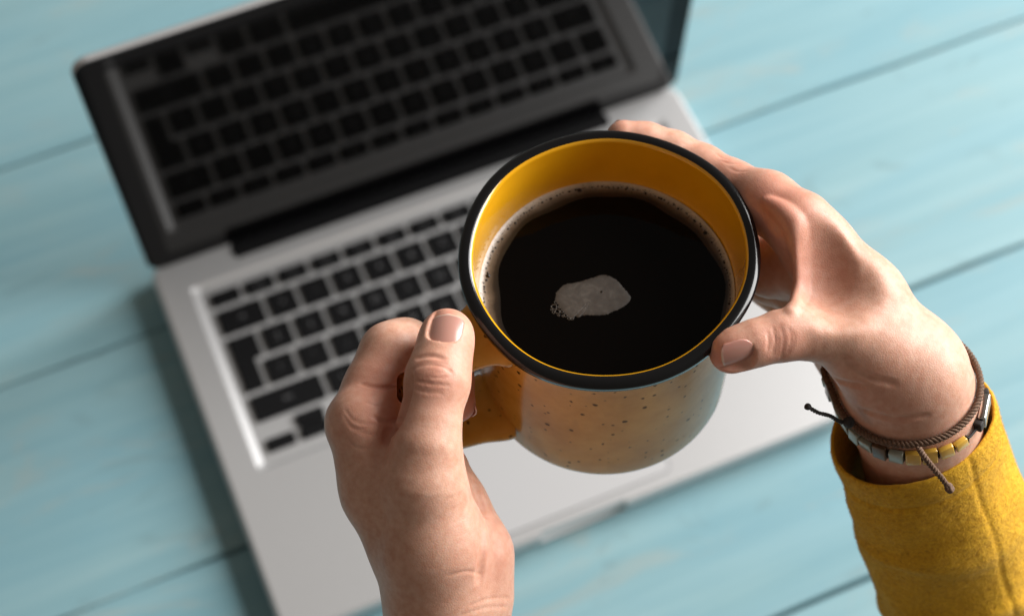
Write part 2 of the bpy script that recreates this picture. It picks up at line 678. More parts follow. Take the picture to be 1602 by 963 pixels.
# outer wall with rounded foot
op = [(41.9, -2.4, 1), (41.5, -4.5, 1), (41.2, -8, .8), (41.0, -16, .5), (40.9, -30, .3), (40.7, -45, .2), (40.3, -58, .1)]
for k in range(1, 13):
    a = k / 12 * math.pi / 2
    op.append((40.2 - 12 + 12 * math.cos(a), -65.3 - 12 * math.sin(a), 0))
op += [(26.0, -77.5, 0), (25, -76.6, 0), (24, -76.3, 0), (10, -76.3, 0), (.05, -76.3, 0)]
opr = catmull(np.array(op[:7]), 5).tolist() + op[7:]
v, f = lathe(opr)
mesh_obj("outer_wall", v, f, M['outer'], mug, MROOT)
ip = [(.05, -72.5, 0), (22, -72.5, 0)]
for k in range(0, 9):
    a = k / 8 * math.pi / 2
    ip.append((38.0 - 12 + 12 * math.sin(a), -60.5 - 12 * math.cos(a), 0))
ip += [(38.3, -45, .1), (38.6, -30, .2), (38.9, -18, .4), (39.2, -9, .7), (39.7, -4.5, .9)]
for k in range(10):
    a = math.radians(180 - 66 * k / 9)
    ip.append((42.25 + 2.2 * math.cos(a), -1.4 + 1.75 * math.sin(a), 1))
v, f = lathe(ip)
mesh_obj("inner_wall", v, f, M['lining'], mug, MROOT)
rp = []
for k in range(25):
    a = math.radians(130 - 236 * k / 24)
    rp.append((42.25 + 2.22 * math.cos(a), -1.4 + 1.77 * math.sin(a) - (.9 if math.sin(a) < -.4 else 0), 1))
v, f = lathe(rp)
mesh_obj("rim", v, f, M['rim'], mug, MROOT)


# handle: strap swept along a D-shaped path, flared at the roots
def handle():
    ctl = [(39.8, -12.2), (44, -11.3), (52, -10.0), (60, -11.5), (66, -17), (68.6, -27), (68.0, -39), (64, -49), (56.5, -55.5), (48, -58.5), (39.6, -60.2)]
    path = catmull(np.array(ctl), 8)
    m = len(path)
    T = np.gradient(path, axis=0); T /= np.linalg.norm(T, axis=1)[:, None]
    Nn = np.stack([-T[:, 1], T[:, 0]], 1)
    V = []
    n = 28
    for i in range(m):
        s = i / (m - 1)
        fl = math.exp(-(s / .09) ** 2) + math.exp(-((1 - s) / .09) ** 2)
        hw = 9.4 + 3.0 * fl
        th = 3.2 + 1.2 * fl
        for j in range(n):
            a = 2 * math.pi * j / n
            ca, sa = math.cos(a), math.sin(a)
            e = .72
            cw = math.copysign(abs(ca) ** e, ca) * hw
            ct = math.copysign(abs(sa) ** e, sa) * th
            r, h = path[i] + Nn[i] * ct
            V.append(MC + HD * r + HS * cw + HZ * h)
    F = [(i * n + j, i * n + (j + 1) % n, (i + 1) * n + (j + 1) % n, (i + 1) * n + j) for i in range(m - 1) for j in range(n)]
    return V, F
hv, hf = handle()
mesh_obj("handle", hv, hf, M['outer'], mug, MROOT)

# ------------------------------------------------------------------ coffee
CZ = MC[2] - 21.0
CR = 38.85
CROOT = (MC[0], MC[1], CZ)
t = NT("black_coffee"); t.set(Base_Color=(.0012, .0008, .0006, 1), Roughness=.04, IOR=1.22)
M['coffee'] = t.m
coffee = empty("coffee", CROOT, "black coffee with a foamy edge and a grey foam island in the yellow mug", "drink")
n = 128
aa = np.linspace(0, 2 * np.pi, n, endpoint=False)
V, F = [(MC[0], MC[1], CZ)], []
for k, (r, dz) in enumerate(((30, 0), (36.5, 0), (38.0, .25), (CR - .05, .9))):
    for a in aa:
        V.append((MC[0] + r * math.cos(a), MC[1] + r * math.sin(a), CZ + dz))
for j in range(n):
    F.append((0, 1 + j, 1 + (j + 1) % n))
for k in range(3):
    for j in range(n):
        a, b = 1 + k * n + j, 1 + k * n + (j + 1) % n
        F.append((a, a + n, b + n, b))
mesh_obj("liquid", V, F, M['coffee'], coffee, CROOT)
# foam ring along the wall
t = NT("coffee_foam")
at = t.n("ShaderNodeAttribute"); at.attribute_name = "dense"
v_ = t.coord()
nz = t.noise(v_, 900, 4, .7)
nz2 = t.noise(v_, 160, 3, .6)
dn = t.math('ADD', at.outputs["Fac"], t.math('MULTIPLY', t.math('SUBTRACT', nz2, .5), .35))
c_ = t.ramp(dn, [(.0, (.005, .003, .0022)), (.25, (.018, .012, .009)), (.55, (.14, .11, .085)), (1, (.58, .50, .42))])
c_ = t.mix(.25, c_, t.ramp(nz, [(.35, (.05, .035, .025)), (.65, (.34, .28, .22))]), 'OVERLAY')
t.color(c_); t.set(Roughness=.3)
t.bump(nz, .3, .0003)
M['foam'] = t.m
n = 360
aa = np.linspace(0, 2 * np.pi, n, endpoint=False)
wid = 4.3 + .5 * np.sin(2 * aa + 1.0) + .5 * np.sin(5 * aa) + .35 * np.sin(11 * aa + 2) + 1.5 * np.cos(aa - math.radians(115))
V, F, dens = [], [], []
ks = np.linspace(0, 1, 12)
for k in ks:
    rr = (CR - .12) - wid * (1 - k)
    V.append(np.stack([MC[0] + rr * np.cos(aa), MC[1] + rr * np.sin(aa), CZ + .06 + .95 * np.clip((rr - 36.6) / 2.2, 0, 1) ** 2 + .05 * k + 0 * aa], 1))
    dens.append(np.full(n, k) * 1.0)
V = np.concatenate(V); dens = np.concatenate(dens)
i, j = np.meshgrid(np.arange(len(ks) - 1), np.arange(n), indexing='ij'); j2 = (j + 1) % n
F = np.stack([i * n + j, (i + 1) * n + j, (i + 1) * n + j2, i * n + j2], -1).reshape(-1, 4)
fr = mesh_obj("foam_ring", V, F, M['foam'], coffee, CROOT)
ca = fr.data.attributes.new("dense", 'FLOAT', 'POINT'); ca.data.foreach_set("value", dens.astype(np.float32))
# bubbles
M['bubble'] = simple("dark_bubble", (.012, .008, .005), .05, IOR=1.33)
parts = []
for q in range(560):
    a = random.uniform(0, 2 * math.pi)
    if q < 190:                                   # the row of larger bubbles along the wall
        a = 2 * math.pi * (q + random.uniform(-.4, .4)) / 190
        r0 = random.choice((.22, .28, .34, .42)) * random.uniform(.8, 1.15)
        if q % 37 == 5: r0 = random.uniform(.6, .85)
        rr = CR - 1.0 - r0 - abs(random.gauss(0, .35))
    else:
        r0 = random.uniform(.1, .2)
        rr = CR - .4 - r0 - abs(random.gauss(0, 1.1))
    zz = CZ + .08 + .95 * min(max((rr - 36.6) / 2.2, 0), 1) ** 2
    c0 = np.array([MC[0] + rr * math.cos(a), MC[1] + rr * math.sin(a), zz])
    vv = [c0 + np.array([0, 0, r0 * .55])]
    for l, (s, z) in enumerate(((.6, .42), (1, .0))):
        for b in range(8):
            vv.append(c0 + np.array([r0 * s * math.cos(b * math.pi / 4), r0 * s * math.sin(b * math.pi / 4), r0 * z]))
    ff = [(0, 1 + b, 1 + (b + 1) % 8) for b in range(8)] + [(1 + b, 9 + b, 9 + (b + 1) % 8, 1 + (b + 1) % 8) for b in range(8)]
    parts.append((vv, ff))
bo = mesh_obj("foam_bubbles", *join(parts), M['bubble'], coffee, CROOT)
bo["kind"] = "stuff"
# foam island: outline seen in the picture, lacy at its lower end
isl = [(870, 458), (877, 450), (886, 444), (900, 442), (914, 438), (928, 434), (938, 430.5), (947, 430), (957, 433), (967, 440), (974, 448), (981, 456), (986, 463), (987, 467), (983, 473), (974, 480), (962, 486), (950, 491), (940, 492.5), (925, 492.5), (912, 493), (905, 496), (900, 494), (895, 497.5), (889, 495), (884, 490), (878, 484), (873, 476), (869, 470)]
ipts = catmull(np.array(isl + [isl[0]], float), 6)[:-1]
ipts = ipts + RNG.normal(0, .35, ipts.shape)
W3 = np.array([at_z(x, y, CZ + .12) for x, y in ipts])
cen = W3.mean(0)
nI = len(W3)
V, dn = [tuple(cen + [0, 0, .12])], [1.0]
rings = ((.3, .12, 1), (.6, .11, .95), (.82, .09, .8), (.94, .05, .55), (1.0, -.06, .25))
for k_, dz, de in rings:
    for p in W3:
        V.append(tuple(cen + (p - cen) * k_ + [0, 0, dz])); dn.append(de)
F = [(0, 1 + j, 1 + (j + 1) % nI) for j in range(nI)]
for k in range(len(rings) - 1):
    F += [(1 + k * nI + j, 1 + (k + 1) * nI + j, 1 + (k + 1) * nI + (j + 1) % nI, 1 + k * nI + (j + 1) % nI) for j in range(nI)]
t = NT("foam_island")
v_ = t.coord()
at = t.n("ShaderNodeAttribute"); at.attribute_name = "dense"
mott = t.ramp(t.noise(v_, 330, 6, .75, .5), [(.32, (.046, .039, .034)), (.52, (.066, .057, .050)), (.72, (.115, .103, .093))])
t.color(t.mix(at.outputs["Fac"], (.030, .025, .021), mott))
t.set(Roughness=.38)
M['island'] = t.m
io = mesh_obj("foam_island", [p for p in V], F, M['island'], coffee, CROOT)
da = io.data.attributes.new("dense", 'FLOAT', 'POINT'); da.data.foreach_set("value", np.array(dn, np.float32))
# lace of small bubbles along its ragged end
parts = []
for x, y, r0 in ((870, 473, .55), (867, 480, .8), (872, 487, .7), (879, 487, .45), (866, 488, .4), (885, 493, .5), (890, 498, .4), (881, 494, .35), (895, 498, .45), (863, 484, .3), (874, 493, .3), (875, 480, .4)):
    c0 = at_z(x, y, CZ + .02)
    loop = [c0 + np.array([r0 * (1 + .12 * math.sin(3 * b + x)) * math.cos(b), r0 * (1 + .1 * math.cos(2 * b + y)) * math.sin(b), 0]) for b in np.linspace(0, 2 * math.pi, 16, endpoint=False)]
    parts.append(tube(loop, .07 + .05 * r0, 6, True))
lc = mesh_obj("foam_lace", *join(parts), simple("foam_film", (.062, .053, .046), .4), coffee, CROOT)
lc["kind"] = "stuff"
pin = at_z(941, 456, CZ + .3)
mesh_obj("pinhole", *loops_mesh([[(pin[0] + r * math.cos(a * math.pi / 5), pin[1] + r * math.sin(a * math.pi / 5), pin[2] + z) for a in range(10)] for r, z in ((.32, -.15), (.32, .02), (.2, .05))]), M['bubble'], coffee, CROOT)
#HANDS#
# ------------------------------------------------------------------ person: hands as implicit surfaces, meshed with surface nets
VOX = 0.46


class Grid:
    def __init__(self, lo, hi, h=VOX):
        self.lo = np.asarray(lo, float); self.h = h
        self.n = np.ceil((np.asarray(hi, float) - self.lo) / h).astype(int) + 1
        self.ax = [self.lo[i] + h * np.arange(self.n[i]) for i in range(3)]

    def new(self):
        return np.full(self.n, 50.0, np.float32)

    def box(self, lo, hi):
        s = []
        for i in range(3):
            a = int(max(0, math.floor((lo[i] - self.lo[i]) / self.h)))
            b = int(min(self.n[i], math.ceil((hi[i] - self.lo[i]) / self.h) + 1))
            if b - a < 1:
                return None
            s.append(slice(a, b))
        return tuple(s)

    def pts(self, s):
        return (self.ax[0][s[0]][:, None, None], self.ax[1][s[1]][None, :, None], self.ax[2][s[2]][None, None, :])

    def sample(self, d, p):
        q = (np.asarray(p) - self.lo) / self.h
        i = np.clip(np.floor(q).astype(int), 0, self.n - 2)
        f = np.clip(q - i, 0, 1)
        r = 0
        for a in (0, 1):
            for b in (0, 1):
                for c in (0, 1):
                    wt = (f[..., 0] if a else 1 - f[..., 0]) * (f[..., 1] if b else 1 - f[..., 1]) * (f[..., 2] if c else 1 - f[..., 2])
                    r = r + wt * d[i[..., 0] + a, i[..., 1] + b, i[..., 2] + c]
        return r

    def grad(self, d, p):
        p = np.asarray(p, float); e = self.h
        g = np.stack([self.sample(d, p + np.eye(3)[k] * e) - self.sample(d, p - np.eye(3)[k] * e) for k in range(3)], -1)
        return g / (np.linalg.norm(g, axis=-1, keepdims=True) + 1e-9)


def cone_sdf(g, s, a, b, ra, rb, flat=None):
    X, Y, Z = g.pts(s)
    a = np.asarray(a, float); b = np.asarray(b, float)
    px, py, pz = X - a[0], Y - a[1], Z - a[2]
    ba = b - a
    h = np.clip((px * ba[0] + py * ba[1] + pz * ba[2]) / (ba @ ba + 1e-9), 0, 1)
    qx, qy, qz = px - h * ba[0], py - h * ba[1], pz - h * ba[2]
    if flat is not None:
        nrm, sc_ = flat
        nrm = np.asarray(nrm, float); nrm = nrm / np.linalg.norm(nrm)
        dn = (qx * nrm[0] + qy * nrm[1] + qz * nrm[2]) * (1 / sc_ - 1)
        qx, qy, qz = qx + dn * nrm[0], qy + dn * nrm[1], qz + dn * nrm[2]
    d = np.sqrt(qx * qx + qy * qy + qz * qz) - (ra + (rb - ra) * h)
    if flat is not None and flat[1] < 1:
        d = d * (0.5 + 0.5 * flat[1])
    return d.astype(np.float32)


def smin(a, b, k):
    h = np.maximum(k - np.abs(a - b), 0) / k
    return np.minimum(a, b) - h * h * k * .25


def add(g, d, a, b, ra, rb, k=2.0, flat=None):
    m = max(ra, rb) + k + 2.5
    s = g.box(np.minimum(a, b) - m, np.maximum(a, b) + m)
    if s is not None:
        d[s] = smin(d[s], cone_sdf(g, s, a, b, ra, rb, flat), k)


def cut(g, d, a, b, ra, rb, k=.8):
    m = max(ra, rb) + k + 2
    s = g.box(np.minimum(a, b) - m, np.maximum(a, b) + m)
    if s is not None:
        d[s] = -smin(-d[s], cone_sdf(g, s, a, b, ra, rb), k)


def chain(g, d, pts, k=2.5, flat=None):
    """pts: (px, py, depth, r)"""
    q = [(P(*p[:3]), p[3]) for p in pts]
    for (a, ra), (b, rb) in zip(q[:-1], q[1:]):
        add(g, d, a, b, ra, rb, k, flat)


def merge(d, e, k):
    return smin(d, e, k)


def surf(g, d, px, py, d0=430., d1=560.):
    """first surface point of the implicit hand along the view of a pixel"""
    ts = np.arange(d0, d1, .25)
    u = np.array([(px - PW / 2) / FPX, -(py - PH / 2) / FPX, -1.0])
    p = ts[:, None] * u
    v = g.sample(d, p)
    i = np.argmax(v < 0)
    if v[i] >= 0:
        return None
    t_ = ts[max(i - 1, 0)] + .25 * (v[max(i - 1, 0)] / max(v[max(i - 1, 0)] - v[i], 1e-6))
    return t_ * u


def crease(g, d, pix, r=.55, depth=.35, k=.8, taper=True):
    """fold drawn along pixels of the skin"""
    pp = catmull(np.array(pix, float), 6)
    S = [surf(g, d, x, y) for x, y in pp]
    S = [x for x in S if x is not None]
    n = len(S)
    for i in range(n - 1):
        if np.linalg.norm(S[i + 1] - S[i]) > 5:
            continue
        w0 = math.sin(math.pi * (i + .5) / n) ** .6 if taper else 1
        c = [S[j] + g.grad(d, S[j]) * (r - depth * w0) for j in (i, i + 1)]
        cut(g, d, c[0], c[1], r, r, k)


def bulge(g, d, px, py, r, out, k=3.0):
    s = surf(g, d, px, py)
    if s is not None:
        c = s - g.grad(d, s) * (r - out)
        add(g, d, c, c + 1e-3, r, r, k)


def surface_nets(g, d):
    n = g.n
    sgn = d < 0
    c = [sgn[a:n[0] - 1 + a, b:n[1] - 1 + b, e:n[2] - 1 + e] for a in (0, 1) for b in (0, 1) for e in (0, 1)]
    cnt = sum(x.astype(np.int8) for x in c)
    act = (cnt > 0) & (cnt < 8)
    idx = -np.ones(act.shape, np.int64)
    I = np.argwhere(act)
    idx[act] = np.arange(len(I))
    acc = np.zeros((len(I), 3)); num = np.zeros(len(I))
    corners = [(a, b, e) for a in (0, 1) for b in (0, 1) for e in (0, 1)]
    val = {q: d[I[:, 0] + q[0], I[:, 1] + q[1], I[:, 2] + q[2]].astype(float) for q in corners}
    for q in corners:
        for ax in range(3):
            if q[ax] == 0:
                r = list(q); r[ax] = 1; r = tuple(r)
                a, b = val[q], val[r]
                m = (a < 0) != (b < 0)
                t_ = np.where(m, a / np.where(m, a - b, 1), 0)
                pt = np.array(q, float)[None, :].repeat(len(I), 0)
                pt[:, ax] += t_
                acc[m] += pt[m]; num[m] += 1
    V = g.lo + g.h * (I + acc / num[:, None])
    F = []
    for ax in range(3):
        o1, o2 = [(1, 2), (2, 0), (0, 1)][ax]
        sl0 = [slice(None)] * 3; sl1 = [slice(None)] * 3
        sl0[ax] = slice(0, n[ax] - 1); sl1[ax] = slice(1, n[ax])
        A, B = sgn[tuple(sl0)], sgn[tuple(sl1)]
        E = np.argwhere(A != B)
        ok = (E[:, o1] > 0) & (E[:, o2] > 0) & (E[:, o1] < n[o1] - 1) & (E[:, o2] < n[o2] - 1)
        E = E[ok]
        fl = A[E[:, 0], E[:, 1], E[:, 2]]
        q = []
        for da, db in ((0, 0), (1, 0), (1, 1), (0, 1)):
            X = E.copy(); X[:, o1] -= da; X[:, o2] -= db
            q.append(idx[X[:, 0], X[:, 1], X[:, 2]])
        q = np.stack(q, 1)
        q[~fl] = q[~fl][:, ::-1]
        F.append(q)
    F = np.concatenate(F)
    # light smoothing towards neighbours, then back on the surface
    for it in range(3):
        s_ = np.zeros_like(V); k_ = np.zeros(len(V))
        for a in range(4):
            b = (a + 1) % 4
            np.add.at(s_, F[:, a], V[F[:, b]]); np.add.at(k_, F[:, a], 1)
            np.add.at(s_, F[:, b], V[F[:, a]]); np.add.at(k_, F[:, b], 1)
        V = .4 * V + .6 * s_ / np.maximum(k_, 1)[:, None]
        gd = g.grad(d, V)
        V = V - gd * np.clip(g.sample(d, V), -.3, .3)[:, None] * .9
    return V, F[:, ::-1]


def flush_of(V, spots):
    f = np.zeros(len(V))
    for c, r, s in spots:
        f = np.maximum(f, s * np.exp(-((V - c) ** 2).sum(1) / (r * r)))
    return f


def nail_frame(tip, axis, normal):
    a = np.asarray(axis, float); a /= np.linalg.norm(a)
    nrm = np.asarray(normal, float); nrm = nrm - a * (nrm @ a); nrm /= np.linalg.norm(nrm)
    return np.asarray(tip, float), a, nrm, np.cross(a, nrm)


def nail_surface(fr, W_, L_, Rn, lift=0., nu=25, nv=25, grow=0.):
    """curved nail plate grid; origin is the centre of the nail on the finger's surface"""
    c, a, nrm, sd = fr
    u = np.linspace(-1, 1, nu); v = np.linspace(-1, 1, nv)
    Pn = np.zeros((nv, nu, 3)); free = np.zeros((nv, nu))
    half = (W_ + grow) / 2
    for i, vv in enumerate(v):
        y = vv * (L_ + grow) / 2
        # outline: rounded cuticle at the base, oval free edge
        wbase = math.sqrt(max(0, 1 - max(0, (-vv - .1) / .9) ** 2.3)) if vv < -.1 else 1
        wtip = math.sqrt(max(0, 1 - max(0, (vv - .55) / .45) ** 2.4)) if vv > .55 else 1
        ww = max(min(wbase, wtip), .04) * (1 - .05 * max(0, -vv))
        for j, uu in enumerate(u):
            th = uu * ww * half / Rn
            Pn[i, j] = c + a * y + sd * (Rn * math.sin(th)) + nrm * (Rn * (math.cos(th) - 1) - .018 * y * y / max(L_ / 10, .5) + lift)
            free[i, j] = min(max((vv - (.84 - .06 * uu * uu)) / .10, 0), 1)
    return Pn, free


def carve_nail(g, d, fr, W_, L_, Rn):
    """sink a bed for the plate: everything above the nail surface is removed"""
    c, a, nrm, sd = fr
    s = g.box(c - L_ - 2, c + L_ + 2)
    X, Y, Z = g.pts(s)
    px, py, pz = X - c[0], Y - c[1], Z - c[2]
    y = px * a[0] + py * a[1] + pz * a[2]
    x = px * sd[0] + py * sd[1] + pz * sd[2]
    z = px * nrm[0] + py * nrm[1] + pz * nrm[2]
    rho = np.sqrt(x * x + (z + Rn) ** 2) - Rn + .018 * y * y / max(L_ / 10, .5)    # height over the curved plate
    arc = np.arctan2(x, z + Rn) * Rn
    vv = y / (L_ / 2)
    ex = np.clip((-vv - .1) / .9, 0, 2) ** 2.3
    wl = (W_ / 2) * np.sqrt(np.clip(1 - ex, 0, 1))
    side = np.abs(arc) - wl
    inside = np.maximum(side, np.maximum(-(y + L_ / 2), (y - L_ / 2 - 2.5)))
    bed = np.maximum(inside, np.maximum(-rho - .02, rho - 3.5)).astype(np.float32)
    d[s] = -smin(-d[s], bed, .5)


def nail_mesh(fr, W_, L_, Rn):
    A, free = nail_surface(fr, W_ + .25, L_ + .3, Rn, .06)
    B, _ = nail_surface(fr, W_ + .25, L_ + .3, Rn, -.35)
    nv, nu = free.shape
    V = np.concatenate([A.reshape(-1, 3), B.reshape(-1, 3)])
    o = nv * nu
    F = []
    for i in range(nv - 1):
        for j in range(nu - 1):
            q = (i * nu + j, i * nu + j + 1, (i + 1) * nu + j + 1, (i + 1) * nu + j)
            F.append(q); F.append(tuple(o + x for x in reversed(q)))
    ring = [j for j in range(nu)] + [i * nu + nu - 1 for i in range(1, nv)] + [(nv - 1) * nu + j for j in range(nu - 2, -1, -1)] + [i * nu for i in range(nv - 2, 0, -1)]
    for k in range(len(ring)):
        a, b = ring[k], ring[(k + 1) % len(ring)]
        F.append((b, a, a + o, b + o))
    return V, F, np.concatenate([free.ravel(), free.ravel()])


def add_nail(hand, root, fr, W_, L_, Rn):
    V, F, free = nail_mesh(fr, W_, L_, Rn)
    o = mesh_obj("fingernail", to_world(V), F, M['nail'], hand, root)
    bm_ = bmesh.new(); bm_.from_mesh(o.data); bmesh.ops.recalc_face_normals(bm_, faces=bm_.faces); bm_.to_mesh(o.data); bm_.free()
    at_ = o.data.attributes.new("free_edge", 'FLOAT', 'POINT')
    at_.data.foreach_set("value", free.astype(np.float32))
    return o


def in_cam(px, py, rad, far):
    """distance along the view at which the pixel's ray is `rad` mm from the mug's axis"""
    d = ray_dir(px, py)
    o = CAM_POS - MC
    A = d[0] ** 2 + d[1] ** 2; B = 2 * (d[0] * o[0] + d[1] * o[1]); C_ = o[0] ** 2 + o[1] ** 2 - rad * rad
    q = B * B - 4 * A * C_
    return (-B + (1 if far else -1) * math.sqrt(max(q, 0))) / (2 * A)


def hand_object(g, d, root, spots, parent):
    V, F = surface_nets(g, d)
    # keep the outer skin only (no pockets inside)
    lab = np.arange(len(V))
    E_ = np.concatenate([F[:, [0, 1]], F[:, [1, 2]], F[:, [2, 3]], F[:, [3, 0]]])
    while True:
        old = lab.copy()
        mn = np.minimum(lab[E_[:, 0]], lab[E_[:, 1]])
        np.minimum.at(lab, E_[:, 0], mn); np.minimum.at(lab, E_[:, 1], mn)
        lab = lab[lab]
        if (lab == old).all():
            break
    big = np.bincount(lab).argmax()
    keep = lab == big
    new = np.cumsum(keep) - 1
    F = new[F[keep[F[:, 0]]]]; V = V[keep]
    Wv = to_world(V)
    o = mesh_obj("hand", Wv, F, M['skin'], parent, root)
    at_ = o.data.attributes.new("flush", 'FLOAT', 'POINT')
    at_.data.foreach_set("value", flush_of(V, spots).astype(np.float32))
    return o


PROOT = np.array([60., -420., 300.])
person = empty("person", PROOT, "person in a mustard wool sleeve holding the yellow mug with both hands", "person")

# ---- hand on the handle -------------------------------------------------
lo = np.minimum(P(480, 1330, 500), P(480, 1330, 560)); hi = np.maximum(P(835, 450, 500), P(835, 450, 440))
lo[2], hi[2] = -566, -440
g = Grid(lo, hi)
# palm and wrist
d = g.new()
chain(g, d, [(572, 664, 480, 10.8), (611, 760, 482, 13.2), (660, 850, 485, 14.0), (693, 940, 489, 15.0), (706, 1230, 512, 16.0)], 7)
chain(g, d, [(577, 675, 496, 10.6), (636, 810, 500, 12.6), (696, 930, 503, 15.8), (708, 1230, 524, 16.5)], 7)
chain(g, d, [(590, 690, 513, 10.5), (650, 810, 516, 12.5), (700, 930, 512, 15.5)], 7)
chain(g, d, [(610, 705, 528, 9.5), (670, 815, 528, 12.0), (710, 930, 518, 14.5)], 7)
chain(g, d, [(704, 935, 492, 16.4), (708, 1230, 516, 17.0)], 7)
# heel of the palm behind the thenar
chain(g, d, [(688, 738, 499, 9.0), (702, 800, 492, 11.2), (732, 868, 488, 12.2), (733, 925, 489, 12.0)], 5)
# thumb: thenar, proximal, distal
th = g.new()
chain(g, th, [(688, 930, 483, 15.5), (678, 850, 477, 15.0), (662, 750, 470, 11.4), (667, 695, 468, 9.0), (675, 645, 469, 7.7), (684, 598, 471, 8.3)], 4)
chain(g, th, [(684, 598, 471, 8.3), (692, 562, 474, 7.8), (698, 532, 478, 7.35), (700, 522, 480, 7.1)], 3, None)
# index: bends over the outside of the handle and through its eye
ix = g.new()
chain(g, ix, [(568, 662, 482, 10.6), (590, 606, 487, 9.0), (612, 553, 491, 8.6)], 4)
chain(g, ix, [(612, 553, 491, 8.6), (634, 546, 497, 8.4), (668, 556, 508, 7.6)], 4)
chain(g, ix, [(668, 556, 508, 7.6), (702, 592, 504, 7.0), (714, 630, 500, 5.8)], 3)
# folded skin between thumb and index
fold = g.new()
chain(g, fold, [(566, 672, 484, 9.0), (604, 634, 490, 6.2)], 3)
fold2 = g.new()
chain(g, fold2, [(578, 704, 481, 9.0), (614, 682, 486, 6.0), (640, 716, 478, 6)], 4)
# other fingers curl behind
rest = g.new()
for off, dz in ((0, 0), (6, 15)):
    q = g.new()
    chain(g, q, [(578 + off, 675, 496 + dz, 10), (606 + off, 590 + off, 512 + dz, 8.4), (650 + off, 580 + off, 526 + dz, 7.6), (690, 628 + off, 524 + dz, 6.6)], 4)
    rest = merge(rest, q, .8)
d = merge(d, rest, 2.5)
d = merge(d, ix, 2.2)
d = merge(d, fold, 1.6)
d = merge(d, fold2, 3.0)
d = merge(d, th, 2.2)
# gap where the handle shows between the bent index and the thumb
for y_ in (591, 603, 616):
    cut(g, d, P(635, y_, 470), P(632, y_ + 6, 503), 2.5, 2.2, 1.0)
# relief of the skin
bulge(g, d, 675, 585, 8.0, .25, 4)
bulge(g, d, 560, 655, 9.0, .6, 4)
for c_ in ([(640, 581), (655, 573), (675, 570), (697, 575), (708, 583)], [(640, 592), (660, 598), (680, 601), (703, 603)], [(648, 608), (668, 613), (692, 614)]):
    crease(g, d, c_, .4, .15, .45)
for c_ in ([(646, 576), (664, 567), (690, 567), (706, 574)], [(644, 587), (668, 590), (700, 590), (710, 586)], [(650, 603), (672, 608), (700, 609)], [(654, 596), (672, 595)], [(684, 583), (704, 580)]):
    crease(g, d, c_, .35, .12, .25)
crease(g, d, [(652, 560), (672, 556), (694, 560)], .5, .2, .8)
for c_ in ([(540, 640), (550, 655), (566, 662), (590, 664)], [(538, 652), (552, 668), (575, 672)], [(596, 700), (612, 688), (630, 664)], [(545, 690), (560, 700), (585, 702)]):
    crease(g, d, c_, .4, .07, .35)
for k in range(6):
    crease(g, d, [(688 + 4 * k + 3 * (k % 2), 742 + 19 * k), (712 + 4 * k, 726 + 20 * k + 3 * (k % 3)), (730 + 4 * k - 6 * (k % 2), 708 + 21 * k)], .35, [.07, .03, .08, .04, .06, .03][k], .18)
for c_ in ([(742, 752), (754, 800), (757, 850), (750, 905)],):
    crease(g, d, c_, 1.0, .35, 2.2)
for c_ in ([(735, 946), (765, 936), (797, 934)], [(720, 962), (760, 950), (796, 948)], [(700, 900), (730, 893), (752, 897)]):
    crease(g, d, c_, .42, .12, .4)
crease(g, d, [(641, 584), (636, 618), (626, 652), (606, 690)], 1.5, 1.9, 1.2)
crease(g, d, [(564, 600), (584, 604), (606, 606), (634, 600)], .7, .75, .4)
crease(g, d, [(584, 652), (606, 659), (630, 655)], .65, .65, .4)
crease(g, d, [(574, 630), (590, 634), (606, 632)], .4, .16, .3)
crease(g, d, [(548, 668), (572, 678), (596, 680)], .4, .14, .3)
# thumb nail
tip0 = P(699, 514, 480); ax_ = P(700, 522, 480) - P(692, 562, 474)
nf_c = surf(g, d, 696, 512)
fr_l = nail_frame(nf_c - np.array([-.10, .05, .99]) * .55, ax_ * [1, 1, 1], (-.16, .18, 1))
carve_nail(g, d, fr_l, 10.0, 10.6, 7.6)
spots = [(surf(g, d, 675, 590), 9, .55), (surf(g, d, 700, 490) if surf(g, d, 700, 490) is not None else tip0, 7, .6), (surf(g, d, 560, 655), 10, .4), (surf(g, d, 610, 610), 12, .75), (surf(g, d, 615, 650), 12, .75), (P(728, 632, 500), 9, .9), (surf(g, d, 735, 560) if surf(g, d, 735, 560) is not None else tip0, 8, .5), (surf(g, d, 775, 860), 16, .35)]
HL = hand_object(g, d, PROOT, spots, person)
add_nail(HL, PROOT, fr_l, 10.0, 10.6, 7.6)
# index nail, seen edge-on through the eye of the handle
ia, ib = P(702, 592, 504), P(714, 630, 500)
n_ = np.array([.9, -.15, -.2]); a_ = (ib - ia) / np.linalg.norm(ib - ia); n_ = n_ - a_ * (n_ @ a_); n_ /= np.linalg.norm(n_)
fr_i = nail_frame(ib + a_ * .6 + n_ * 5.35, a_, n_)
add_nail(HL, PROOT, fr_i, 6.6, 7.4, 5.2)

# ---- hand round the far side of the mug ----------------------------------
lo = np.array([P(925, 700, 500)[0], P(925, 880, 520)[1], -566.]); hi = np.array([P(1640, 300, 500)[0], P(1000, 150, 520)[1], -440.])
lo[2] = -585
g = Grid(lo, hi)
d = g.new()
f_tip, f_dip, f_pip = in_cam(981, 217, 47.0, True), in_cam(1052, 240, 48.0, True), in_cam(1142, 290, 49.4, True)
t_tip = in_cam(1141, 551, 46.6, False)
print('depths', f_tip, f_dip, f_pip, t_tip)
